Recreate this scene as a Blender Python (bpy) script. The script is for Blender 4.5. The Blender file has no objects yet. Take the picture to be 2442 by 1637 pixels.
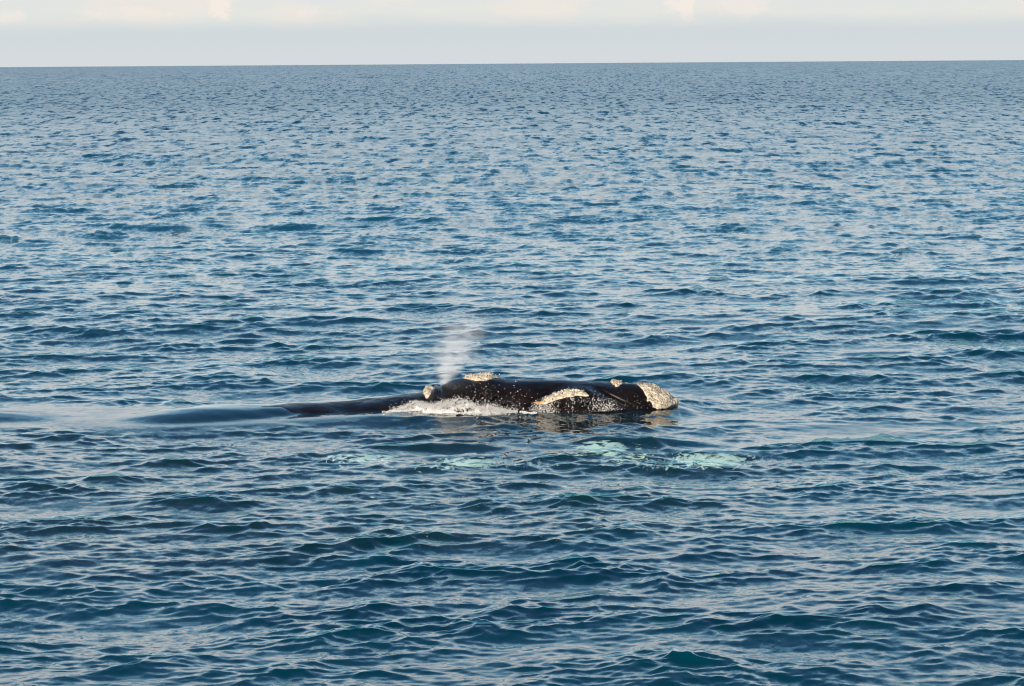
import bpy, math, random
import numpy as np
from mathutils import Vector, Matrix

R = math.radians
C = bpy.context.scene.collection
scene = bpy.context.scene
rng = np.random.default_rng(7)
random.seed(7)

# ------------------------------------------------------------------ camera
CAM_H, CAM_D = 5.4, 50.0            # metres above the sea, metres from the whale
FPX, PW, PH = 7700.0, 2442.0, 1637.0
cam_data = bpy.data.cameras.new('camera')
cam = bpy.data.objects.new('camera', cam_data)
C.objects.link(cam)
cam.location = (0.0, -CAM_D, CAM_H)
PITCH = math.atan((PH / 2 - 151.0) / FPX)
ROLL = R(-0.40)
cam_mat = Matrix.Rotation(R(90) - PITCH, 4, 'X') @ Matrix.Rotation(ROLL, 4, 'Z')
cam.rotation_euler = cam_mat.to_euler()
cam_data.sensor_width = 36.0
cam_data.lens = 36.0 * FPX / PW
cam_data.clip_start = 0.5
cam_data.clip_end = 120000.0
cam_data.dof.use_dof = True
cam_data.dof.focus_distance = 50.0
cam_data.dof.aperture_fstop = 14.0

scene.camera = cam
CR = np.array(cam_mat.to_3x3())      # columns: camera axes in world

def W(px, py, Y):
    """world point on the upright plane y = Y that the photograph shows at (px, py)"""
    d = CR @ np.array([(px - PW / 2) / FPX, -(py - PH / 2) / FPX, -1.0])
    t = (Y + CAM_D) / d[1]
    return np.array([d[0] * t, Y, CAM_H + d[2] * t])

def Wsea(px, py):
    d = CR @ np.array([(px - PW / 2) / FPX, -(py - PH / 2) / FPX, -1.0])
    t = -CAM_H / d[2]
    return np.array([d[0] * t, -CAM_D + d[1] * t, 0.0])

def P2(p):
    """photograph pixel of world points, p is (..., 3)"""
    q = (p - np.array([0.0, -CAM_D, CAM_H])) @ CR
    return PW / 2 - FPX * q[..., 0] / q[..., 2], PH / 2 + FPX * q[..., 1] / q[..., 2]

# ------------------------------------------------------------------ light
SUN_EL, SUN_AZ = R(13.0), R(196.0)  # azimuth clockwise from +Y: the sun is low behind the boat
sun_dir = Vector((math.sin(SUN_AZ) * math.cos(SUN_EL), math.cos(SUN_AZ) * math.cos(SUN_EL), math.sin(SUN_EL)))
sl = bpy.data.lights.new('sun', 'SUN')
sl.energy = 5.0
sl.angle = R(0.53)
sl.color = (1.0, 0.84, 0.66)
sun = bpy.data.objects.new('sun', sl)
C.objects.link(sun)
sun.rotation_euler = sun_dir.to_track_quat('Z', 'Y').to_euler()
sun.location = (-10, -60, 30)

scene.view_settings.view_transform = 'Standard'
scene.view_settings.look = 'None'
scene.view_settings.exposure = 0.0
scene.view_settings.gamma = 1.0
scene.cycles.max_bounces = 8
scene.cycles.filter_width = 1.1
scene.cycles.transparent_max_bounces = 8
scene.cycles.volume_step_rate = 1.0
scene.cycles.volume_bounces = 3
scene.cycles.caustics_reflective = False
scene.cycles.caustics_refractive = False

class NT:
    """small node-tree writer"""
    def __init__(s, tree):
        s.t = tree
        tree.nodes.clear()
    def n(s, kind, **kw):
        nd = s.t.nodes.new(kind)
        for k, v in kw.items():
            setattr(nd, k, v)
        return nd
    def put(s, sock, v):
        if isinstance(v, bpy.types.NodeSocket):
            s.t.links.new(v, sock)
        elif v is not None:
            if isinstance(v, (tuple, list)) and len(v) == 3 and sock.type == 'RGBA':
                v = (*v, 1.0)
            sock.default_value = v
    def m(s, op, a, b=None, c=None, clamp=False):
        nd = s.n('ShaderNodeMath', operation=op, use_clamp=clamp)
        s.put(nd.inputs[0], a); s.put(nd.inputs[1], b); s.put(nd.inputs[2], c)
        return nd.outputs[0]
    def v(s, op, a, b=None, scale=None):
        nd = s.n('ShaderNodeVectorMath', operation=op)
        s.put(nd.inputs[0], a); s.put(nd.inputs[1], b)
        if scale is not None:
            s.put(nd.inputs['Scale'], scale)
        return nd.outputs['Value'] if op in ('LENGTH', 'DOT_PRODUCT', 'DISTANCE') else nd.outputs[0]
    def ss(s, x, lo, hi, a=0.0, b=1.0):
        nd = s.n('ShaderNodeMapRange', interpolation_type='SMOOTHSTEP')
        s.put(nd.inputs[0], x); s.put(nd.inputs[1], lo); s.put(nd.inputs[2], hi); s.put(nd.inputs[3], a); s.put(nd.inputs[4], b)
        return nd.outputs[0]
    def mix(s, f, a, b):
        nd = s.n('ShaderNodeMix', data_type='RGBA')
        s.put(nd.inputs[0], f); s.put(nd.inputs[6], a); s.put(nd.inputs[7], b)
        return nd.outputs[2]
    def noise(s, vec, scale, detail=3.0, rough=0.55, dist=0.0, out=0):
        nd = s.n('ShaderNodeTexNoise')
        s.put(nd.inputs['Vector'], vec); nd.inputs['Scale'].default_value = scale
        nd.inputs['Detail'].default_value = detail; nd.inputs['Roughness'].default_value = rough
        nd.inputs['Distortion'].default_value = dist
        return nd.outputs[out]
    def mul3(s, vec, xyz):
        return s.v('MULTIPLY', vec, xyz)

# ------------------------------------------------------------------ sky
world = bpy.data.worlds.new('World')
scene.world = world
world.use_nodes = True
w = NT(world.node_tree)
sky = w.n('ShaderNodeTexSky', sky_type='NISHITA')
sky.sun_disc = False
sky.sun_elevation = SUN_EL
sky.sun_rotation = SUN_AZ
sky.air_density = 1.1
sky.dust_density = 0.4
sky.ozone_density = 5.0
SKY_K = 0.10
tc = w.n('ShaderNodeTexCoord').outputs['Generated']
sep = w.n('ShaderNodeSeparateXYZ'); w.put(sep.inputs[0], tc)
vx, vy, vz = sep.outputs
el = w.m('MULTIPLY', w.m('ARCSINE', vz), 180 / math.pi)                 # elevation in degrees
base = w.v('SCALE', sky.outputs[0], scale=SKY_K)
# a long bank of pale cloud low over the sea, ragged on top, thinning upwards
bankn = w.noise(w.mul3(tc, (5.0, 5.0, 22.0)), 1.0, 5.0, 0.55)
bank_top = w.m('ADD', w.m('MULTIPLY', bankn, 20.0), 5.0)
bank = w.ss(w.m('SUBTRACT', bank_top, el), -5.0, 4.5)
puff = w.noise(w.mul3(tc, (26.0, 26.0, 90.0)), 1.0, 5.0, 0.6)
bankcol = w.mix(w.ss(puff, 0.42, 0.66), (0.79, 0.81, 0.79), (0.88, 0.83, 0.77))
bankcol = w.mix(w.ss(el, 1.3, 3.5), bankcol, (0.88, 0.945, 0.985))  # upper bank is out of view, recoloured to brighten its reflections in the waves
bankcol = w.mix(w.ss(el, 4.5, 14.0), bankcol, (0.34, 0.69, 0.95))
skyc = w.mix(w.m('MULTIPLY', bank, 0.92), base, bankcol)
# thin high cloud
cir = w.noise(w.mul3(tc, (2.2, 3.5, 9.0)), 1.0, 6.0, 0.6, 0.6)
skyc = w.mix(w.m('MULTIPLY', w.ss(cir, 0.54, 0.80), 0.15), skyc, (0.62, 0.64, 0.68))
# two sunlit cloud tops in the bank, straight ahead
for px, py, sx, sy, amt in ((527, 8, 0.24, 0.30, 0.75), (1628, 10, 0.30, 0.36, 0.65), (1770, 12, 0.42, 0.20, 0.35), (300, 34, 0.9, 0.13, 0.30), (20, 44, 0.3, 0.12, 0.4), (735, 40, 0.2, 0.2, 0.3)):
    d = CR @ np.array([(px - PW / 2) / FPX, -(py - PH / 2) / FPX, -1.0])
    az0, el0 = math.degrees(math.atan2(d[0], d[1])), math.degrees(math.asin(d[2] / np.linalg.norm(d)))
    azd = w.m('MULTIPLY', w.m('ARCTAN2', vx, vy), 180 / math.pi)
    nn = w.m('SUBTRACT', w.noise(tc, 150.0, 6.0, 0.7, 0.8), 0.5)
    ax = w.m('DIVIDE', w.m('SUBTRACT', azd, az0), sx)
    ay = w.m('DIVIDE', w.m('SUBTRACT', el, el0), sy)
    r2 = w.m('ADD', w.m('MULTIPLY', ax, ax), w.m('MULTIPLY', ay, ay))
    r2 = w.m('ADD', r2, w.m('MULTIPLY', nn, 6.0))
    skyc = w.mix(w.m('MULTIPLY', w.ss(r2, 1.3, 0.2), amt), skyc, (0.96, 0.85, 0.77))
# grey-blue mist layer on the horizon
mn = w.noise(w.mul3(tc, (14.0, 14.0, 60.0)), 1.0, 3.0, 0.5)
mist = w.ss(w.m('ADD', el, w.m('MULTIPLY', w.m('SUBTRACT', mn, 0.5), 0.30)), 0.92, 0.52)
skyc = w.mix(mist, skyc, w.mix(w.ss(el, 0.0, 0.7), (0.665, 0.705, 0.725), (0.635, 0.690, 0.715)))
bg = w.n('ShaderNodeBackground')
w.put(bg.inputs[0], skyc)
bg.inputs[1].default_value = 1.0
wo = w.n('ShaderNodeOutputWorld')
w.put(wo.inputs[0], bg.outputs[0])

# ------------------------------------------------------------------ helpers
def new_mat(name):
    mt = bpy.data.materials.new(name)
    mt.use_nodes = True
    return mt, NT(mt.node_tree)

def mesh_from(name, verts, faces, mat=None, parent=None, smooth=True):
    verts = np.asarray(verts, dtype=np.float32)
    faces = np.asarray(faces, dtype=np.int32)
    me = bpy.data.meshes.new(name)
    k = faces.shape[1]
    me.vertices.add(len(verts)); me.vertices.foreach_set('co', verts.ravel())
    me.loops.add(faces.size); me.loops.foreach_set('vertex_index', faces.ravel())
    me.polygons.add(len(faces))
    me.polygons.foreach_set('loop_start', np.arange(0, faces.size, k, dtype=np.int32))
    me.polygons.foreach_set('use_smooth', np.full(len(faces), smooth))
    me.update(calc_edges=True)
    me.validate()
    o = bpy.data.objects.new(name, me)
    C.objects.link(o)
    if mat: me.materials.append(mat)
    if parent: o.parent = parent
    return o

def tag(o, label=None, cat=None, group=None, kind=None):
    if label: o['label'] = label
    if cat: o['category'] = cat
    if group: o['group'] = group
    if kind: o['kind'] = kind
    return o

def smooth(a, lo, hi):
    t = np.clip((a - lo) / (hi - lo), 0, 1)
    return t * t * (3 - 2 * t)

# ------------------------------------------------------------------ wave fields (periodic tiles from a wind-sea spectrum)
WIND = R(-72.0)
def tile(N, L, lmin, lmax, slope, seed, spread=1.0, power=4.0):
    r = np.random.default_rng(seed)
    k1 = np.fft.fftfreq(N, L / N) * 2 * np.pi
    kx, ky = np.meshgrid(k1, k1, indexing='ij')
    k = np.hypot(kx, ky); k[0, 0] = 1
    th = np.arctan2(ky, kx) - WIND
    band = smooth(k, 2 * np.pi / lmax * 0.85, 2 * np.pi / lmax * 1.1) * (1 - smooth(k, 2 * np.pi / lmin * 0.9, 2 * np.pi / lmin * 1.2))
    amp = k ** (-power / 2) * np.sqrt(spread * np.abs(np.cos(th)) ** 2 + (1 - spread) * 0.5 + 0.06) * band
    sp = amp * (r.normal(size=(N, N)) + 1j * r.normal(size=(N, N)))
    h = np.fft.ifft2(sp)
    gx = np.fft.ifft2(1j * kx * sp).real; gy = np.fft.ifft2(1j * ky * sp).real
    s = slope / math.sqrt((gx ** 2 + gy ** 2).mean())
    dx = np.fft.ifft2(-1j * kx / k * sp).real; dy = np.fft.ifft2(-1j * ky / k * sp).real
    # choppy displacement: horizontal shift towards the crests
    return L, (np.stack([h.real, -dx, -dy], -1) * s).astype(np.float32)

def sample(tl, x, y):
    L, a = tl
    N = a.shape[0]
    u = (x / L * N) % N; v = (y / L * N) % N
    i = u.astype(np.int32); j = v.astype(np.int32)
    fu = (u - i)[..., None]; fv = (v - j)[..., None]
    fu = fu * 1.0; fv = fv * 1.0
    i %= N; j %= N
    i1 = (i + 1) % N; j1 = (j + 1) % N
    return a[i, j] * (1 - fu) * (1 - fv) + a[i1, j] * fu * (1 - fv) + a[i, j1] * (1 - fu) * fv + a[i1, j1] * fu * fv

BANDS = [  # (tile, shortest wavelength, rotation of the tile, choppiness, takes part in slick damping)
    (tile(512, 523.0, 14.0, 60.0, 0.012, 1, 0.9), 14.0, 0.3, 0.8, 0.0),
    (tile(512, 151.0, 4.0, 14.0, 0.024, 2, 0.85), 4.0, 0.1, 1.0, 0.25),
    (tile(1024, 67.0, 1.2, 4.0, 0.060, 3, 0.75), 1.2, -0.2, 1.6, 0.8),
    (tile(1024, 23.0, 0.42, 1.2, 0.088, 4, 0.60), 0.42, 0.25, 1.6, 1.0),
    (tile(1024, 9.7, 0.18, 0.42, 0.088, 5, 0.55), 0.18, -0.35, 1.4, 1.0),
    (tile(1024, 4.3, 0.085, 0.18, 0.060, 6, 0.5), 0.085, 0.15, 0.8, 1.0),
]

# ------------------------------------------------------------------ whale outline, station by station: (photo column, top row, y of the crest, half width, depth of the section's centre)
ST = [(-260, 998, -0.10, 1.10, -1.20), (-60, 985, -0.20, 1.20, -1.25), (60, 990, -0.25, 1.20, -1.30), (150, 999, -0.3, 1.2, -1.35), (230, 1012, -0.35, 1.25, -1.4),
      (300, 1000, -0.40, 1.3, -1.40), (400, 984, -0.35, 1.35, -1.40), (500, 974, -0.10, 1.4, -1.40), (622, 968, 0.20, 1.45, -1.40),
      (720, 963, 0.50, 1.45, -1.35), (800, 961, 0.75, 1.45, -1.3), (880, 954, 0.95, 1.4, -1.2), (940, 945, 1.05, 1.35, -1.1), (985, 941, 1.05, 1.3, -1.0),
      (1008, 938, 1.0, 1.28, -0.95), (1028, 930, 0.95, 1.27, -0.9), (1040, 923, 0.92, 1.26, -0.85), (1056, 914.5, 0.88, 1.25, -0.8), (1073, 908.5, 0.85, 1.22, -0.75), (1101, 902, 0.8, 1.17, -0.7),
      (1125, 899, 0.78, 1.14, -0.65), (1155, 898, 0.75, 1.12, -0.6), (1180, 900.5, 0.75, 1.10, -0.6), (1205, 903.5, 0.75, 1.08, -0.6), (1240, 906, 0.75, 1.05, -0.6), (1290, 907.5, 0.75, 1.03, -0.6),
      (1342, 908.5, 0.76, 1.02, -0.6), (1420, 911.5, 0.8, 1.0, -0.6), (1480, 914.5, 0.85, 0.98, -0.6), (1520, 916, 0.9, 0.93, -0.58), (1556, 920, 0.95, 0.82, -0.55),
      (1575, 929, 1.0, 0.70, -0.5), (1590, 938, 1.03, 0.56, -0.5), (1602, 948, 1.06, 0.42, -0.48), (1610, 953, 1.08, 0.30, -0.45), (1616, 962, 1.1, 0.18, -0.4), (1620, 974, 1.12, 0.02, -0.36)]
sx_, st_, sy_, sw_, sc_ = [], [], [], [], []
for (px, py, Y, hw, zc) in ST:
    k_ = min(1, max(0, (px - 960) / 100)) * min(1, max(0, (1610 - px) / 60)); Y += 0.12 * k_; hw -= 0.13 * k_
    p = W(px, py, Y)
    sx_.append(p[0]); st_.append(p[2]); sy_.append(Y); sw_.append(hw); sc_.append(zc)
sx_ = np.array(sx_)

def pch(xs, ys):
    """monotone cubic interpolation"""
    xs = np.asarray(xs, float); ys = np.asarray(ys, float)
    h = np.diff(xs); d = np.diff(ys) / h
    m = np.zeros_like(ys)
    m[0], m[-1] = d[0], d[-1]
    for i in range(1, len(xs) - 1):
        if d[i - 1] * d[i] > 0:
            w1, w2 = 2 * h[i] + h[i - 1], h[i] + 2 * h[i - 1]
            m[i] = (w1 + w2) / (w1 / d[i - 1] + w2 / d[i])
    def f(x):
        x = np.clip(x, xs[0], xs[-1])
        i = np.clip(np.searchsorted(xs, x) - 1, 0, len(xs) - 2)
        t = (x - xs[i]) / h[i]
        return ((1 + 2 * t) * (1 - t) ** 2) * ys[i] + t * (1 - t) ** 2 * h[i] * m[i] + t * t * (3 - 2 * t) * ys[i + 1] + t * t * (t - 1) * h[i] * m[i + 1]
    return f
f_top, f_y, f_w, f_c = pch(sx_, st_), pch(sx_, sy_), pch(sx_, sw_), pch(sx_, sc_)
# upper edge of the lower lip on the near side
lipl = [W(px, py, -0.25) for px, py in ((1195, 1010), (1230, 990), (1272, 962), (1300, 951), (1325, 939), (1352, 932), (1380, 930), (1400, 933), (1430, 944), (1460, 958), (1500, 975), (1530, 988), (1560, 1010))]
f_lip = pch([p[0] for p in lipl], [p[2] for p in lipl])
LX0, LX1 = lipl[0][0], lipl[-1][0]

def vnoise(p, seed=0):
    """smooth value noise on (n,3) points"""
    i = np.floor(p).astype(np.int64); f = p - i
    f = f * f * (3 - 2 * f)
    out = 0
    for a in (0, 1):
        for b in (0, 1):
            for c in (0, 1):
                q = (i[..., 0] + a) * 73856093 ^ (i[..., 1] + b) * 19349663 ^ (i[..., 2] + c) * 83492791 ^ (seed * 2654435761)
                q = (q ^ (q >> 13)) * 1274126177 & 0x7fffffff
                q = (q ^ (q >> 15)) & 0xffff
                out = out + (q / 65535.0) * (f[..., 0] if a else 1 - f[..., 0]) * (f[..., 1] if b else 1 - f[..., 1]) * (f[..., 2] if c else 1 - f[..., 2])
    return out * 2 - 1

def gz(X, Z, px, py, Y, rx, rz):
    c = W(px, py, Y)
    return np.exp(-((X - c[0]) / rx) ** 2 - ((Z - c[2]) / rz) ** 2)

def whale_surface(X, phi):
    """point of the whale's skin: X along the body, phi 0 = far side, pi/2 = crest, pi = near side"""
    zc = f_c(X); hh = f_top(X) - zc
    wv = f_w(X)
    e = 2 / 2.25
    cs, sn = np.cos(phi), np.sin(phi)
    y = f_y(X) + wv * np.sign(cs) * np.abs(cs) ** e
    z = zc + np.where(sn > 0, hh, np.minimum(1.1, wv)) * np.sign(sn) * np.abs(sn) ** e
    near = smooth(-cs, 0.05, 0.5)
    # lower lip standing out from the upper jaw
    inl = smooth(X, LX0, LX0 + 0.5) * (1 - smooth(X, LX1 - 0.75, LX1))
    zl = f_lip(X)
    lip = inl * near * (smooth(zl - z, -0.005, 0.075) * 0.17 + smooth(zl - z, 0.03, 0.35) * 0.10)
    groove = inl * near * np.exp(-((z - zl - 0.02) / 0.03) ** 2) * 0.05
    y = y - lip + groove
    # blowhole valley and the ridges beside it
    y = y + near * (0.12 * gz(X, z, 1047, 938, 0.0, 0.035, 0.07) - 0.07 * gz(X, z, 1033, 940, 0.0, 0.045, 0.08) - 0.06 * gz(X, z, 1066, 925, 0.2, 0.07, 0.07))
    z = z - 0.05 * gz(X, z, 1046, 922, 0.8, 0.028, 0.12) + 0.02 * gz(X, z, 1037, 922, 0.8, 0.03, 0.12)
    # neck crease behind the head
    y = y + near * 0.10 * gz(X, z, 1000, 955, 0.1, 0.09, 0.15)
    # scar and crease on the snout, gentle unevenness everywhere
    y = y + near * 0.025 * np.exp(-((X - W(1489, 930, 0.2)[0]) / 0.015) ** 2) * smooth(z, 0.1, 0.3)
    p = np.stack([X, y, z], -1)
    nz = vnoise(p * 2.6, 1) * 0.018 + vnoise(p * 7.0, 2) * 0.006
    return p + np.stack([0 * X, nz * cs, nz * np.maximum(sn, 0)], -1)

# ------------------------------------------------------------------ sea
def near_whale(x, y):
    """0 far from the whale .. 1 in the slick water round its body"""
    hwv = f_w(x) * 0.75
    d = np.abs(y - f_y(x)) - hwv
    inx = smooth(x, -9.5, -8.5) * (1 - smooth(x, 2.2, 3.2))
    return (1 - smooth(d, 0.1, 1.5)) * inx

def sea_disp(x, y, cell):
    """displacement of the sea at rest position (x, y); waves finer than the grid fade out"""
    out = np.zeros(x.shape + (3,), np.float32)
    # gusts: patches where the short waves stand up or lie down
    g = vnoise(np.stack([x * 0.16, y * 0.10, 0 * x], -1), 5) * 0.6 + vnoise(np.stack([x * 0.5, y * 0.3, 0 * x], -1), 6) * 0.4
    sl = near_whale(x, y)
    back = sl * (1 - smooth(x, -2.6, -1.2))
    front = np.exp(-((x - 4.6) / 2.4) ** 4 - ((y + 1.0) / 1.3) ** 2)
    damp = np.clip(0.90 * back + 0.12 * sl + 0.66 * front, 0, 0.95)
    z3 = 0.0
    for tl, lmin, rot, chop, dm in BANDS:
        wgt = 1 - smooth(cell, lmin * 0.55, lmin * 1.4)
        if not np.any(wgt > 0): continue
        c, s = math.cos(rot), math.sin(rot)
        m = sample(tl, c * x + s * y + 1000.0, -s * x + c * y + 1000.0)
        amp = wgt * (1 - damp * dm) * (1 - (0.45 * sl + 0.3 * back) * (dm < 0.9))
        if lmin < 1.0:
            # short waves ride steep on the crests of the longer ones and lie flat in their troughs
            env = np.clip(1 + 0.30 * g + 0.38 * z3, 0.35, 2.2)
            amp = amp * env
        out[..., 2] += m[..., 0] * amp
        if lmin == 1.2: z3 = m[..., 0] / m[..., 0].std()
        out[..., 0] += (c * m[..., 1] - s * m[..., 2]) * amp * chop
        out[..., 1] += (s * m[..., 1] + c * m[..., 2]) * amp * chop
    out[..., 2] += 0.035 * sl * smooth(x, -2.6, -1.6)
    # water lifted by the moving body: along the back, before the snout and a wave in front of the head
    m = (x > -11) & (x < -2.4) & (np.abs(y - f_y(x)) < 2.6)
    if m.any():
        xm, ym, zm = x[m], y[m], out[..., 2][m]
        t = np.clip(np.abs((ym - f_y(xm)) / (f_w(xm) * (1 + 0.60 * (1 - smooth(xm, W(600, 0, 0)[0], W(800, 0, 0)[0]))))), 0, 0.999)
        tf = (xm - W(520, 0, 0)[0]) / (W(860, 0, 0)[0] - W(520, 0, 0)[0])
        film = 0.030 - 0.13 * np.clip(tf, 0, 1.3) + (0.006 + 0.05 * np.clip(tf, 0, 0.7)) * vnoise(np.stack([xm * 2.2, ym * 5, 0 * xm], -1), 51)
        bz = f_c(xm) + (f_top(xm) - f_c(xm)) * (1 - t ** 2.25) ** (1 / 2.25) + film
        k = 0.022
        out[..., 2][m] = np.logaddexp(zm / k, bz / k) * k
    out[..., 2] += 0.05 * np.exp(-((x - 2.65) / 0.28) ** 2 - ((y - 0.95) / 0.55) ** 2)
    m = (x > GX0) & (x < GX1) & (np.abs(y - g_y(x)) < 1.3)
    if m.any():
        xm, ym, zm = x[m], y[m], out[..., 2][m]
        t = np.clip(np.abs((ym - g_y(xm)) / 1.0), 0, 0.999)
        bz = g_z(xm) + 0.032 - 0.7 * (1 - np.sqrt(1 - t * t)) + 0.012 * vnoise(np.stack([xm * 5, ym * 9, 0 * xm], -1), 52)
        k = 0.018
        out[..., 2][m] = np.logaddexp(zm / k, bz / k) * k
    q = Wsea(1560, 1045)
    out[..., 2] += 0.10 * np.exp(-((x - q[0]) / 0.9) ** 2 - ((y - q[1]) / 0.30) ** 2)
    q = Wsea(1010, 1055)
    out[..., 2] += 0.09 * np.exp(-((x - q[0]) / 0.9) ** 2 - ((y - q[1]) / 0.30) ** 2)
    return out

SUBP = [(660, 1100, -0.50), (770, 1088, -0.16), (850, 1080, -0.06), (940, 1086, -0.12), (1000, 1092, -0.13), (1130, 1088, -0.05), (1240, 1085, -0.14), (1330, 1068, -0.14), (1400, 1052, -0.06), (1440, 1049, -0.04), (1520, 1056, -0.10), (1600, 1074, -0.10), (1700, 1079, -0.05), (1800, 1086, -0.13), (1910, 1100, -0.55)]
sp_ = []
for px, py, zt in SUBP:
    q = Wsea(px, py); t_ = (CAM_H - zt) / CAM_H
    sp_.append((q[0] * t_, -CAM_D + (q[1] + CAM_D) * t_, zt))
g_y, g_z = pch([q[0] for q in sp_], [q[1] for q in sp_]), pch([q[0] for q in sp_], [q[2] for q in sp_])
GX0, GX1 = sp_[0][0], sp_[-1][0]

D0, D1 = 24.5, 45000.0
rows = [11.0, 13, 15, 17, 19, 20.5, 22, 23, 24, ]
d = D0
while d < D1:
    rows.append(d)
    d += max(0.034 * (d / 28.0) ** 1.5, 0.25 * d * d / 17437.0 if d > 120 else 0.0)
rows = np.array(rows)
fine = np.linspace(R(-10.4), R(10.4), 900)
outer = R(10.6) + np.cumsum(np.linspace(0.0008, 0.045, 34))
ang = np.concatenate([-outer[::-1], fine, outer])
da = np.gradient(ang)
dr = np.gradient(rows)
A, D = np.meshgrid(ang, rows)
CELL = np.maximum(np.repeat(dr[:, None], len(ang), 1), D * np.repeat(da[None], len(rows), 0)).astype(np.float32)
# depth spacing counts less than width: rows are far denser than pixels where they are wide
DEEP = np.repeat(dr[:, None], len(ang), 1)
CELL = np.maximum(DEEP * (1 - smooth(D, 60, 140)) * 0.8, D * np.repeat(np.minimum(da, 0.0012)[None], len(rows), 0)).astype(np.float32)
SX, SY = D * np.sin(A), -CAM_D + D * np.cos(A)
disp = sea_disp(SX, SY, CELL)
# far rows stand several waves apart: keep the crests tall enough to hide the troughs behind them
far_h = np.minimum(0.10 * DEEP, np.minimum(0.45 * D / 3229.0, 0.22))
nat = np.array([disp[i, 40:-40, 2].std() for i in range(len(rows))]) + 1e-4
nat = np.convolve(np.pad(nat, 20, 'edge'), np.ones(41) / 41, 'valid')
gain = 1 + (np.maximum(1, far_h / nat[:, None]) - 1) * smooth(D, 120, 260)
disp[..., 2] *= gain
sea_v = np.stack([SX, SY, 0 * SX], -1) + disp
nr, nc = SX.shape
idx = np.arange(nr * nc, dtype=np.int32).reshape(nr, nc)
sea_f = np.stack([idx[:-1, :-1], idx[:-1, 1:], idx[1:, 1:], idx[1:, :-1]], -1).reshape(-1, 4)
print('sea quads', len(sea_f), 'rows', nr)

wm, n = new_mat('sea_water')
att = n.n('ShaderNodeAttribute', attribute_name='fine')
unres = att.outputs['Fac']
geo = n.n('ShaderNodeNewGeometry')
pos = geo.outputs['Position']
# fine ripples as slope noise
rp = n.mul3(pos, (1.0, 0.75, 1.0))
c1 = n.v('SUBTRACT', n.noise(rp, 7.0, 3.0, 0.6, 0.4, 1), (0.5, 0.5, 0.5))
c2 = n.v('SUBTRACT', n.noise(n.mul3(pos, (0.62, 0.10, 1.0)), 1.9, 4.0, 0.62, 0.3, 1), (0.5, 0.5, 0.5))
c3 = n.v('SUBTRACT', n.noise(n.mul3(pos, (1.0, 0.04, 1.0)), 0.45, 4.0, 0.65, 0.3, 1), (0.5, 0.5, 0.5))
gust = n.ss(n.noise(pos, 0.35, 2.0), 0.35, 0.7, 0.4, 1.3)
vfar = n.ss(n.v('LENGTH', pos), 300.0, 1500.0)
slick = n.n('ShaderNodeAttribute', attribute_name='slick').outputs['Fac']
sl1 = n.v('SCALE', c1, scale=n.m('MULTIPLY', n.m('MULTIPLY', gust, n.m('SUBTRACT', 1.0, slick)), n.m('ADD', 0.30, n.m('MULTIPLY', unres, 0.15))))
sl2 = n.v('SCALE', c2, scale=n.m('MULTIPLY', unres, n.m('SUBTRACT', 1.9, n.m('MULTIPLY', vfar, 0.6))))
sl3 = n.v('SCALE', c3, scale=n.m('MULTIPLY', vfar, 1.0))
slp = n.mul3(n.v('ADD', n.v('ADD', sl1, sl2), sl3), (1.0, 1.0, 0.0))
nrm = n.v('NORMALIZE', n.v('ADD', geo.outputs['Normal'], slp))
rough = n.m('ADD', n.m('ADD', 0.03, n.m('MULTIPLY', slick, 0.06)), n.m('MULTIPLY', unres, 0.21))
gl = n.n('ShaderNodeBsdfPrincipled')
gl.inputs['Base Color'].default_value = (0, 0, 0, 1)
gl.inputs['IOR'].default_value = 1.333
n.put(gl.inputs['Roughness'], rough); n.put(gl.inputs['Normal'], nrm)
fr = n.n('ShaderNodeFresnel'); fr.inputs['IOR'].default_value = 1.333; n.put(fr.inputs['Normal'], nrm)
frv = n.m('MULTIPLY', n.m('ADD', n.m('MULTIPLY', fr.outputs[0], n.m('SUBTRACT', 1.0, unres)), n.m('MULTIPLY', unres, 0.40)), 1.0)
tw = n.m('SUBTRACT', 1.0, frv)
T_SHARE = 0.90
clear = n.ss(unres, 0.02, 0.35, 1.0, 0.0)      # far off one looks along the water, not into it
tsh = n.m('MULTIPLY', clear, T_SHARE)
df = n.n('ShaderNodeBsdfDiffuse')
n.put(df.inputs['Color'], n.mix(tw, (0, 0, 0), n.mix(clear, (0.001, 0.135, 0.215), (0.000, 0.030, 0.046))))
tr = n.n('ShaderNodeBsdfTransparent')
n.put(tr.inputs['Color'], n.mix(n.m('MULTIPLY', tw, tsh), (0, 0, 0), (0.74, 1.0, 0.98)))
a1 = n.n('ShaderNodeAddShader'); n.put(a1.inputs[0], df.outputs[0]); n.put(a1.inputs[1], tr.outputs[0])
a2 = n.n('ShaderNodeAddShader'); n.put(a2.inputs[0], a1.outputs[0]); n.put(a2.inputs[1], gl.outputs[0])
om = n.n('ShaderNodeOutputMaterial')
t2 = n.n('ShaderNodeBsdfTransparent')
t2.inputs[0].default_value = (0.62, 0.70, 0.70, 1)
mb = n.n('ShaderNodeMixShader')
n.put(mb.inputs[0], geo.outputs['Backfacing']); n.put(mb.inputs[1], a2.outputs[0]); n.put(mb.inputs[2], t2.outputs[0])
n.put(om.inputs[0], mb.outputs[0])

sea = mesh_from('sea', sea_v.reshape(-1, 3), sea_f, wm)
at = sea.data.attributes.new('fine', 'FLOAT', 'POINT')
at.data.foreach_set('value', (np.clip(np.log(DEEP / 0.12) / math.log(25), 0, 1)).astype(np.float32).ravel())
at = sea.data.attributes.new('slick', 'FLOAT', 'POINT')
at.data.foreach_set('value', np.clip(0.7 * near_whale(SX, SY) * (1 - smooth(SX, -2.6, -1.2)) + 0.7 * np.exp(-((SX - 4.6) / 2.4) ** 4 - ((SY + 1.0) / 1.3) ** 2), 0, 0.95).astype(np.float32).ravel())
tag(sea, kind='structure')

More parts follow.
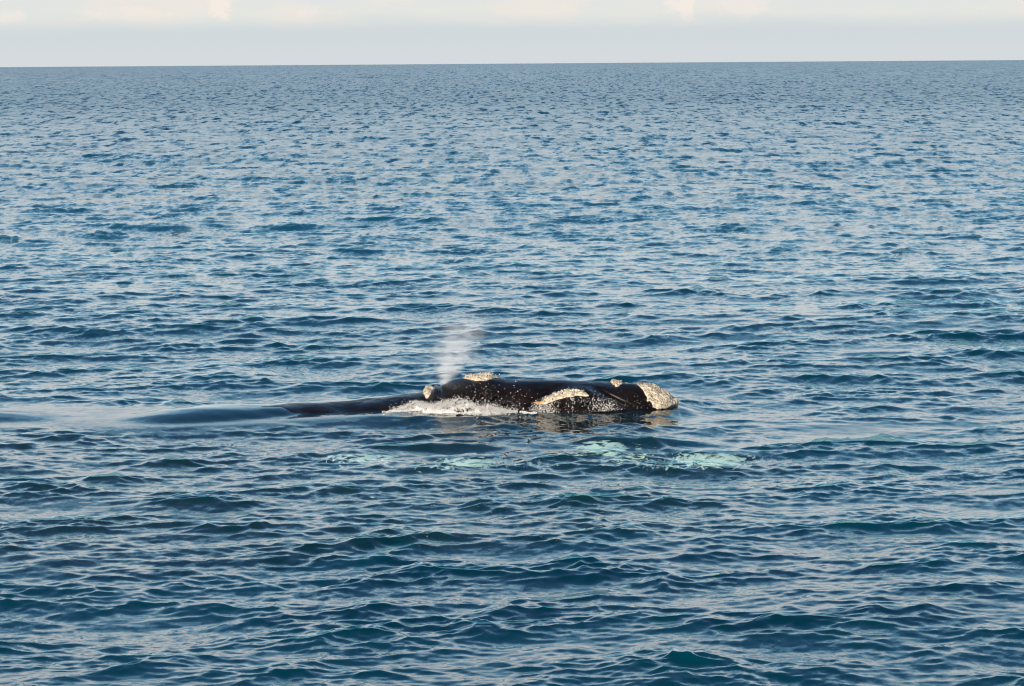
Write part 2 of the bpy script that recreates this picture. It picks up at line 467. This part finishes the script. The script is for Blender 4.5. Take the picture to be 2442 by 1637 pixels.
bm_, n = new_mat('deep_water')
df = n.n('ShaderNodeBsdfDiffuse'); df.inputs['Color'].default_value = (0.0005, 0.050, 0.084, 1)
om = n.n('ShaderNodeOutputMaterial'); n.put(om.inputs[0], df.outputs[0])
fl = mesh_from('deep_backing', [(-60000, -40, -6), (60000, -40, -6), (60000, 60000, -6), (-60000, 60000, -6)], [(0, 1, 2, 3)], bm_)  # unseen sheet added under the surface to give the water its body colour
fl.data.vertices[0].co.y = fl.data.vertices[1].co.y = -80
tag(fl, kind='structure')

# ------------------------------------------------------------------ whale
skin, n = new_mat('wet_black_skin')
geo = n.n('ShaderNodeNewGeometry'); pos = geo.outputs['Position']
p = n.n('ShaderNodeBsdfPrincipled')
mott = n.noise(pos, 3.5, 4.0, 0.6)
col = n.mix(n.ss(mott, 0.35, 0.75), (0.006, 0.0042, 0.0036), (0.016, 0.0110, 0.0088))
scuff = n.noise(n.mul3(pos, (2.0, 6.0, 9.0)), 4.0, 6.0, 0.7, 1.0)
col = n.mix(n.m('MULTIPLY', n.ss(scuff, 0.58, 0.74), 0.55), col, (0.050, 0.043, 0.040))
n.put(p.inputs['Base Color'], col)
rn = n.noise(n.mul3(pos, (1, 1, 2.5)), 5.0, 4.0, 0.6)
n.put(p.inputs['Roughness'], n.ss(rn, 0.3, 0.7, 0.24, 0.42))
p.inputs['IOR'].default_value = 1.36
szp = n.n('ShaderNodeSeparateXYZ'); n.put(szp.inputs[0], pos)
n.put(p.inputs['Specular IOR Level'], n.ss(szp.outputs[2], -0.07, 0.0, 0.0, 0.5))   # under water the skin has no gloss
bp = n.n('ShaderNodeBump'); bp.inputs['Strength'].default_value = 0.35; bp.inputs['Distance'].default_value = 0.02
n.put(bp.inputs['Height'], n.noise(pos, 22.0, 4.0, 0.6)); n.put(p.inputs['Normal'], bp.outputs[0])
om = n.n('ShaderNodeOutputMaterial'); n.put(om.inputs[0], p.outputs[0])

xs = np.unique(np.concatenate([np.linspace(sx_[0], -2.2, 170), np.linspace(-2.2, sx_[-1], 330)]))
ph = np.concatenate([np.linspace(0, R(60), 20, endpoint=False), np.linspace(R(60), R(190), 130, endpoint=False), np.linspace(R(190), R(360), 30, endpoint=False)])
XX, PP = np.meshgrid(xs, ph, indexing='ij')
bv = whale_surface(XX, PP)
nx_, np_ = XX.shape
idx = np.arange(nx_ * np_).reshape(nx_, np_)
a = idx[:-1]; b = idx[1:]
bf = np.stack([a, b, np.roll(b, -1, 1), np.roll(a, -1, 1)], -1).reshape(-1, 4)
whale = bpy.data.objects.new('right_whale', None)
C.objects.link(whale)
whale.location = (0.0, 0.75, 0.0)
tag(whale, 'black right whale swimming at the surface with pale crusty patches on its head', 'whale')
def to_whale(o):
    o.parent = whale
    o.matrix_parent_inverse = Matrix.Translation((0.0, -0.75, 0.0))
    return o
to_whale(mesh_from('body', bv.reshape(-1, 3), bf[:, ::-1], skin))

# callosities: raised crusts that follow the skin
def crust_mat(name, c_lo, c_hi, c_pit):
    m, n = new_mat(name)
    geo = n.n('ShaderNodeNewGeometry'); pos = geo.outputs['Position']
    p = n.n('ShaderNodeBsdfPrincipled')
    v1 = n.noise(pos, 16.0, 4.0, 0.65)
    c = n.mix(n.ss(v1, 0.35, 0.65), c_lo, c_hi)
    vo = n.n('ShaderNodeTexVoronoi'); n.put(vo.inputs['Vector'], pos); vo.inputs['Scale'].default_value = 42.0
    pit = n.m('MULTIPLY', n.ss(vo.outputs['Distance'], 0.38, 0.72), n.ss(n.noise(pos, 24.0, 3.0, 0.6), 0.42, 0.58))
    att = n.n('ShaderNodeAttribute', attribute_name='crust')
    pit = n.m('MULTIPLY', pit, n.ss(att.outputs['Fac'], 0.05, 0.5, 0.25, 1.0))
    c = n.mix(pit, c, c_pit)
    n.put(p.inputs['Base Color'], c)
    p.inputs['Roughness'].default_value = 0.75
    bp = n.n('ShaderNodeBump'); bp.inputs['Strength'].default_value = 0.8; bp.inputs['Distance'].default_value = 0.02
    n.put(bp.inputs['Height'], n.noise(pos, 60.0, 4.0, 0.7)); n.put(p.inputs['Normal'], bp.outputs[0])
    om = n.n('ShaderNodeOutputMaterial'); n.put(om.inputs[0], p.outputs[0])
    return m
crust = crust_mat('callosity_crust', (0.58, 0.49, 0.36), (0.94, 0.85, 0.68), (0.13, 0.10, 0.07))
crust_or = crust_mat('orange_crust', (0.62, 0.34, 0.10), (0.72, 0.48, 0.20), (0.45, 0.22, 0.06))
crust_pk = crust_mat('pink_crust', (0.60, 0.30, 0.20), (0.70, 0.50, 0.38), (0.3, 0.14, 0.1))

def callosity(poly, height, mat, label, name='callosity', rough=0.5, parent=None, step=0.0065):
    poly = np.array(poly, float)
    cx = [W(q[0], q[1], 0.2)[0] for q in poly]
    X = np.arange(min(cx) - 0.06, max(cx) + 0.06, step)
    PHI = np.arange(R(50), R(190), step / 1.05)
    XX, PP = np.meshgrid(X, PHI, indexing='ij')
    XX = np.clip(XX, sx_[0], sx_[-1] - 0.004)
    S = whale_surface(XX, PP)
    u, v = P2(S)
    # signed distance to the outline in photo pixels (positive inside)
    inside = np.zeros(u.shape, bool); dist = np.full(u.shape, 1e9)
    ragu = u + vnoise(S * 14, 11) * 3.0; ragv = v + vnoise(S * 14 + 9, 12) * 2.0
    for i in range(len(poly)):
        x1, y1 = poly[i]; x2, y2 = poly[(i + 1) % len(poly)]
        cond = ((y1 > ragv) != (y2 > ragv)) & (ragu < (x2 - x1) * (ragv - y1) / (y2 - y1 + 1e-9) + x1)
        inside ^= cond
        t = np.clip(((ragu - x1) * (x2 - x1) + (ragv - y1) * (y2 - y1)) / ((x2 - x1) ** 2 + (y2 - y1) ** 2), 0, 1)
        dist = np.minimum(dist, np.hypot(ragu - x1 - t * (x2 - x1), ragv - y1 - t * (y2 - y1)))
    sd = np.where(inside, dist, -dist)
    gxu = np.gradient(S, axis=0); gxv = np.gradient(S, axis=1)
    N = np.cross(gxu, gxv); N /= np.linalg.norm(N, axis=-1, keepdims=True) + 1e-9
    if (N * (S - np.array([S[..., 0].mean(), 0.9, -0.6]))).sum(-1).mean() < 0: N = -N
    prof = smooth(sd, -0.5, 4.0)
    lump = np.abs(vnoise(S * 22, 3)) * 1.3 + np.abs(vnoise(S * 60, 4)) * 0.9 + vnoise(S * 9, 8) * 0.8
    hgt = -0.010 + prof * height * (1 - rough * 0.5 + rough * lump)
    V = S + N * hgt[..., None]
    keep = sd > -1.2
    fk = keep[:-1, :-1] & keep[1:, :-1] & keep[1:, 1:] & keep[:-1, 1:]
    lab = np.where(fk, np.arange(fk.size).reshape(fk.shape) + 1, 0)
    while True:
        pad = np.pad(lab, 1)
        nw = np.where(fk, np.maximum.reduce([lab, pad[:-2, 1:-1], pad[2:, 1:-1], pad[1:-1, :-2], pad[1:-1, 2:]]), 0)
        if (nw == lab).all(): break
        lab = nw
    ids, cnt = np.unique(lab[lab > 0], return_counts=True)
    fk = lab == ids[cnt.argmax()]
    idx = np.arange(V.shape[0] * V.shape[1]).reshape(V.shape[:2])
    F = np.stack([idx[:-1, :-1], idx[1:, :-1], idx[1:, 1:], idx[:-1, 1:]], -1)[fk]
    used, inv = np.unique(F, return_inverse=True)
    o = mesh_from(name, V.reshape(-1, 3)[used], inv.reshape(F.shape), mat)
    at = o.data.attributes.new('crust', 'FLOAT', 'POINT')
    at.data.foreach_set('value', smooth(sd, 0, 7).ravel()[used].astype(np.float32))
    to_whale(o)
    o['label'] = label
    return o

callosity([(1101, 903), (1122, 886), (1140, 880), (1170, 880), (1186, 890), (1201, 901), (1181, 903), (1160, 908), (1142, 911), (1124, 908), (1112, 904)], 0.035, crust,
          'cream crusty patch on the hump ahead of the blowhole', rough=0.7)
callosity([(1514, 900), (1630, 900), (1630, 962), (1608, 968), (1590, 975), (1566, 979), (1558, 972), (1553, 960), (1548, 958), (1546, 966), (1541, 950), (1535, 935), (1524, 923), (1516, 917)], 0.032, crust,
          'large cream crusted bonnet covering the tip of the snout', rough=0.55, step=0.0075)
callosity([(1290, 958), (1305, 947), (1322, 938), (1349, 931), (1380, 929), (1395, 934), (1408, 944), (1400, 946), (1385, 945), (1351, 949), (1330, 955), (1312, 962), (1292, 965)], 0.04, crust,
          'long curved grey and cream patch along the lower lip', rough=0.6)
callosity([(1270, 961), (1284, 957), (1298, 954), (1300, 963), (1286, 965.5), (1274, 964)], 0.028, crust_or,
          'small orange tip at the rear end of the lip patch', rough=0.4)
callosity([(1453, 905), (1484, 905), (1485, 917), (1476, 921.5), (1468, 922), (1458, 917)], 0.035, crust,
          'small round cream patch on top of the snout', rough=0.7)
callosity([(1489, 905), (1513, 905), (1514, 915.5), (1500, 917), (1489, 915.5)], 0.022, crust,
          'thin pale patch between round patch and bonnet', rough=0.5)
callosity([(1009, 934), (1017, 925), (1034, 915), (1034, 927), (1029, 940), (1021, 951), (1012, 947)], 0.045, crust,
          'knobbly cream lump behind the blowhole', rough=0.8)
callosity([(1016, 965), (1025, 965), (1027, 972), (1018, 973)], 0.02, crust_pk,
          'tiny pinkish spot low behind the blowhole', rough=0.4, step=0.005)

# ------------------------------------------------------------------ the second whale, under water in front of the first
sub, n = new_mat('white_blotched_skin')
att = n.n('ShaderNodeAttribute', attribute_name='white')
geo = n.n('ShaderNodeNewGeometry'); pos = geo.outputs['Position']
nz = n.noise(n.mul3(pos, (0.8, 2.0, 4.5)), 4.5, 5.0, 0.65, 0.5)
f = n.ss(n.m('ADD', att.outputs['Fac'], n.m('MULTIPLY', n.m('SUBTRACT', nz, 0.5), 3.4)), 0.40, 0.88)
p = n.n('ShaderNodeBsdfPrincipled')
n.put(p.inputs['Base Color'], n.mix(f, (0.010, 0.012, 0.012), (0.95, 0.94, 0.86)))
p.inputs['Roughness'].default_value = 0.6
p.inputs['Specular IOR Level'].default_value = 0.0
om = n.n('ShaderNodeOutputMaterial'); n.put(om.inputs[0], p.outputs[0])
u = np.linspace(0, 1, 300); q = np.linspace(0, 2 * np.pi, 110, endpoint=False)
UU, QQ = np.meshgrid(u, q, indexing='ij')
girth = np.clip(np.sin(np.pi * UU), 0, 1) ** 0.35
subX = GX0 + (GX1 - GX0) * UU
yc0 = float(g_y(np.array([0.0]))[0])
cq = np.cos(QQ); tq = np.abs(cq)
subv = np.stack([subX, g_y(subX) + np.where(cq < 0, 0.62, 0.8) * girth * cq, g_z(subX) - 0.70 * girth + 0.70 * girth * np.sign(np.sin(QQ)) * (1 - tq ** 1.35)], -1)
idx = np.arange(subv.shape[0] * subv.shape[1]).reshape(subv.shape[:2])
a = idx[:-1]; b = idx[1:]
sf = np.stack([a, b, np.roll(b, -1, 1), np.roll(a, -1, 1)], -1)[..., ::-1].reshape(-1, 4)
sw = bpy.data.objects.new('submerged_whale', None); C.objects.link(sw)
sw.location = (0, yc0, -0.9)
tag(sw, 'whale with white blotches showing turquoise just under the water in front of the black whale', 'whale')
o = mesh_from('body', subv.reshape(-1, 3), sf, sub)
o.parent = sw; o.matrix_parent_inverse = Matrix.Translation((0, -yc0, 0.9))
wh = np.zeros(subv.shape[:2])
su, sv = P2(subv)
for px, py, rx, ry, amt in ((850, 1092, 95, 14, .8), (1130, 1103, 115, 13, 1.05), (1060, 1112, 60, 9, .6), (1430, 1072, 75, 20, 1.0), (1500, 1092, 80, 14, .7), (1700, 1098, 115, 16, 1.15), (1600, 1112, 80, 9, .6), (1280, 1108, 60, 9, .5)):
    wh = np.maximum(wh, amt * np.exp(-((su - px) / rx) ** 2 - ((sv - py) / ry) ** 2))
at = o.data.attributes.new('white', 'FLOAT', 'POINT')
at.data.foreach_set('value', (wh * (np.cos(QQ) < 0.25) * (np.sin(QQ) > 0)).ravel().astype(np.float32))

# ------------------------------------------------------------------ foam, drops, blow
phi_ = (1 + 5 ** 0.5) / 2
ico_v = np.array([(-1, phi_, 0), (1, phi_, 0), (-1, -phi_, 0), (1, -phi_, 0), (0, -1, phi_), (0, 1, phi_), (0, -1, -phi_), (0, 1, -phi_), (phi_, 0, -1), (phi_, 0, 1), (-phi_, 0, -1), (-phi_, 0, 1)]) / math.sqrt(1 + phi_ ** 2)
ico_f = np.array([(0, 11, 5), (0, 5, 1), (0, 1, 7), (0, 7, 10), (0, 10, 11), (1, 5, 9), (5, 11, 4), (11, 10, 2), (10, 7, 6), (7, 1, 8), (3, 9, 4), (3, 4, 2), (3, 2, 6), (3, 6, 8), (3, 8, 9), (4, 9, 5), (2, 4, 11), (6, 2, 10), (8, 6, 7), (9, 8, 1)])
def beads(name, P, Rr, mat, stretch=None):
    P = np.asarray(P); Rr = np.asarray(Rr)
    s = np.ones((len(P), 3)) if stretch is None else stretch
    V = P[:, None] + ico_v[None] * (Rr[:, None] * s)[:, None]
    F = ico_f[None] + (np.arange(len(P)) * 12)[:, None, None]
    return mesh_from(name, V.reshape(-1, 3), F.reshape(-1, 3), mat)

foam_m, n = new_mat('foam_white')
p = n.n('ShaderNodeBsdfPrincipled')
geo = n.n('ShaderNodeNewGeometry')
n.put(p.inputs['Base Color'], n.mix(n.ss(n.noise(geo.outputs['Position'], 30.0, 3.0), 0.35, 0.65), (0.80, 0.82, 0.82), (0.93, 0.93, 0.91)))
p.inputs['Roughness'].default_value = 0.35
om = n.n('ShaderNodeOutputMaterial'); n.put(om.inputs[0], p.outputs[0])
drop_m, n = new_mat('bright_drops')
p = n.n('ShaderNodeBsdfPrincipled')
p.inputs['Base Color'].default_value = (0.80, 0.80, 0.78, 1); p.inputs['Roughness'].default_value = 0.15
om = n.n('ShaderNodeOutputMaterial'); n.put(om.inputs[0], p.outputs[0])

# crest of the churned water: (photo column, row of the top)
cr = [(925, 1002), (948, 990), (962, 982), (975, 975), (985, 968), (1010, 974), (1035, 975), (1052, 966), (1075, 962), (1090, 956), (1110, 959), (1125, 965), (1140, 976), (1152, 977), (1170, 975), (1192, 985), (1210, 992), (1235, 1000)]
crx = np.array([W(a_, b_, -0.4)[0] for a_, b_ in cr]); crz = np.array([W(a_, b_, -0.4)[2] for a_, b_ in cr])
def near_skin_y(X, z):
    """y of the near flank at (X, z)"""
    PH = np.linspace(R(95), R(185), 140)
    S = whale_surface(np.repeat(X[:, None], 140, 1), np.repeat(PH[None], len(X), 0))
    i = np.abs(S[..., 2] - z[:, None]).argmin(1)
    return S[np.arange(len(X)), i, 1]
X = np.linspace(crx[0], crx[-1], 420); T = np.linspace(0, 1, 46)
XX, TT = np.meshgrid(X, T, indexing='ij')
ysk = near_skin_y(X, np.full(len(X), 0.02))[:, None]
ht = np.interp(XX, crx, crz)
tap = smooth(XX, crx[0], crx[0] + 0.3) * (1 - smooth(XX, crx[-1] - 0.3, crx[-1]))
zz = np.sin(np.pi * np.clip(TT, 0, 1)) ** 0.7 * np.maximum(ht * 0.62, 0.015) * tap
fv = np.stack([XX, ysk + 0.14 - TT * (0.42 + 0.16 * vnoise(np.stack([XX * 5, 0 * XX, 0 * XX + 7], -1), 71)) * (0.5 + 0.5 * tap), zz - 0.02], -1)
nn = np.abs(vnoise(fv * 13, 21)) * 0.11 + np.abs(vnoise(fv * 31, 22)) * 0.06 - 0.05
fv[..., 2] += nn * np.sin(np.pi * TT) * tap
fv[..., 1] -= nn * np.sin(np.pi * TT)
idx = np.arange(XX.size).reshape(XX.shape)
ff = np.stack([idx[:-1, :-1], idx[:-1, 1:], idx[1:, 1:], idx[1:, :-1]], -1)
holes = vnoise(fv * np.array([9, 14, 14]), 23) + 0.5 * vnoise(fv * 30, 24)
kf = (holes[:-1, :-1] > -0.12)
foam = mesh_from('foam', fv.reshape(-1, 3), ff[kf].reshape(-1, 4), foam_m)
tag(foam, 'white foam churned up along the near side of the black whale', 'foam', kind='stuff')

pts, rad = [], []
n1 = 7000                      # froth and splash above the foam
bx = rng.uniform(crx[0], crx[-1], n1)
bh = np.interp(bx, crx, crz)
by = near_skin_y(bx, np.full(n1, 0.03)) - rng.uniform(-0.02, 0.33, n1)
bz = bh * rng.uniform(0, 1, n1) ** 0.8 * 0.95 + rng.exponential(0.018, n1)
pts.append(np.stack([bx, by, np.maximum(bz, 0.0)], -1)); rad.append(rng.uniform(0.0015, 0.0075, n1))
n2 = 340                       # thrown drops in front of the head
bx = rng.normal(W(1170, 950, -0.4)[0], 0.33, n2)
bz = rng.exponential(0.13, n2) + 0.02
ok = bz < 0.62 - 0.3 * np.abs(bx - W(1175, 950, -0.4)[0])
bx, bz = bx[ok], bz[ok]
by = near_skin_y(bx, np.minimum(bz, 0.35)) - rng.uniform(0.03, 0.22, len(bx))
pts.append(np.stack([bx, by, bz], -1)); rad.append(rng.uniform(0.0022, 0.0066, len(bx)) * rng.choice([1, 1, 1, 1.6], len(bx)))
n4 = 90                        # few strays beyond the snout and above
bx = rng.uniform(W(1380, 0, 0)[0], W(1640, 0, 0)[0], n4); bz = rng.exponential(0.06, n4)
by = near_skin_y(np.minimum(bx, sx_[-1] - 0.02), bz) - rng.uniform(0.02, 0.2, n4)
pts.append(np.stack([bx, by, bz], -1)); rad.append(rng.uniform(0.002, 0.006, n4))
spray = beads('splash_drops', np.concatenate(pts), np.concatenate(rad), drop_m)
tag(spray, 'white drops of splashed water flying off the side of the head', 'spray', kind='stuff')

# water running down the lower lip
n3 = 5200
bx = rng.uniform(W(1225, 0, -0.4)[0], W(1500, 0, -0.3)[0], n3)
zl = np.clip(f_lip(bx), 0.02, 0.5)
bz = zl * rng.uniform(-0.05, 0.93, n3) ** 1.0
u_ = (bx - W(1272, 0, -0.4)[0]) / (W(1560, 0, -0.4)[0] - W(1272, 0, -0.4)[0])
clump = vnoise(np.stack([bx * 14, bz * 5, 0 * bx], -1), 31) * 0.6 + vnoise(np.stack([bx * 4, bz * 4, 0 * bx], -1), 32)
ok = rng.uniform(0, 1, n3) < np.clip(0.42 + 0.5 * clump - 0.25 * smooth(u_, 0.45, 0.7) - 0.4 * np.exp(-((u_ - 0.50) / 0.07) ** 2), 0.02, 1) * np.clip(1.25 - bz / zl, 0.15, 1) * smooth(zl, 0.02, 0.12)
bx, bz = bx[ok], bz[ok]
by = near_skin_y(bx, bz) - 0.003
st = np.ones((len(bx), 3)); st[:, 2] = rng.uniform(1.0, 2.6, len(bx))
lipd = beads('skin_drops', np.stack([bx, by, bz], -1), rng.uniform(0.0015, 0.0055, len(bx)), drop_m, st)
tag(lipd, 'glinting drops of water running down the dark lower lip', 'water drops', kind='stuff')

pts2 = []
n6 = 3000
bx = rng.uniform(crx[0] - 0.1, crx[-1] + 0.3, n6)
by = near_skin_y(bx, np.full(n6, 0.03)) - 0.22 - rng.exponential(0.10, n6)
kk = vnoise(np.stack([bx * 4, by * 7, 0 * bx], -1), 61) > 0.0
pts2 = np.stack([bx, by, rng.uniform(-0.01, 0.015, n6)], -1)[kk]
fl2 = beads('foam_flecks', pts2, rng.uniform(0.003, 0.012, len(pts2)), foam_m, np.array([1.4, 1.4, 0.5])[None] * np.ones((len(pts2), 3)))
tag(fl2, 'loose flecks of foam floating on the water before the whale', 'foam', kind='stuff')
# froth line where snout meets the sea
n5 = 800
bx = rng.uniform(W(1440, 0, -0.3)[0], W(1600, 0, 0.7)[0], n5)
cl = vnoise(np.stack([bx * 5, 0 * bx, 0 * bx + 3], -1), 41)
bx = bx[cl > 0.0]
bz = rng.exponential(0.05, len(bx))
by = near_skin_y(bx, bz) - rng.uniform(0.0, 0.08, len(bx))
fr2 = beads('froth', np.stack([bx, by, bz], -1), rng.uniform(0.002, 0.007, len(bx)), foam_m)
tag(fr2, 'line of white froth where the snout cuts the water', 'foam', kind='stuff')

# the blow: a leaning column of fine mist
vm, n = new_mat('blow_mist')
tcn = n.n('ShaderNodeTexCoord').outputs['Object']
sp = n.n('ShaderNodeSeparateXYZ'); n.put(sp.inputs[0], tcn)
ox, oy, oz = sp.outputs
h = n.m('DIVIDE', oz, 1.0, clamp=True)
cxn = n.m('ADD', n.m('MULTIPLY', n.m('POWER', h, 1.1), 0.46), 0.02)
wid = n.m('ADD', 0.03, n.m('MULTIPLY', n.m('POWER', h, 0.75), 0.46))
wob = n.m('MULTIPLY', n.m('SUBTRACT', n.noise(tcn, 5.0, 3.0), 0.5), n.m('MULTIPLY', h, 0.7))
ax = n.m('DIVIDE', n.m('ADD', n.m('SUBTRACT', ox, cxn), wob), wid)
ay = n.m('DIVIDE', oy, wid)
r2 = n.m('ADD', n.m('MULTIPLY', ax, ax), n.m('MULTIPLY', ay, ay))
core = n.m('EXPONENT', n.m('MULTIPLY', r2, -2.2))
st_ = n.noise(n.mul3(tcn, (2.5, 3.0, 16.0)), 1.0, 4.0, 0.6, 0.6)
fade = n.m('MULTIPLY', n.ss(h, 1.0, 0.15), n.ss(h, 0.0, 0.03))
dens = n.m('MULTIPLY', n.m('MULTIPLY', core, n.ss(st_, 0.42, 0.62, 0.08, 1.2)), n.m('MULTIPLY', fade, n.m('DIVIDE', 0.9, n.m('ADD', wid, 0.05))))
pv = n.n('ShaderNodeVolumePrincipled')
pv.inputs['Color'].default_value = (0.88, 0.94, 1.0, 1)
pv.inputs['Anisotropy'].default_value = -0.25
n.put(pv.inputs['Density'], n.m('MULTIPLY', dens, 4.6))
om = n.n('ShaderNodeOutputMaterial'); n.put(om.inputs['Volume'], pv.outputs[0])
bp_ = W(1053, 921, 0.8)
zs = np.linspace(0, 1.02, 24); q = np.linspace(0, 2 * np.pi, 28, endpoint=False)
ZZ, QQ = np.meshgrid(zs, q, indexing='ij')
rr = 0.06 + 0.78 * ZZ ** 0.8
cxx = 0.38 * ZZ ** 1.1
pvt = np.stack([cxx + rr * np.cos(QQ), rr * np.sin(QQ), ZZ], -1).reshape(-1, 3)
idx = np.arange(24 * 28).reshape(24, 28); a = idx[:-1]; b = idx[1:]
pf = np.stack([a, np.roll(a, -1, 1), np.roll(b, -1, 1), b], -1).reshape(-1, 4).tolist()
me = bpy.data.meshes.new('blow')
me.from_pydata(pvt.tolist() + [(0, 0, 0), (0.3, 0, 1.02)], [], [tuple(f_) for f_ in pf] + [(672, (i + 1) % 28, i) for i in range(28)] + [(673, 644 + i, 644 + (i + 1) % 28) for i in range(28)])
me.materials.append(vm)
blow = bpy.data.objects.new('blow', me); C.objects.link(blow)
blow.location = bp_
blow.scale = (1.05, 1.0, 1.22)
tag(blow, 'faint column of mist blown up from the black whale', 'mist', kind='stuff')
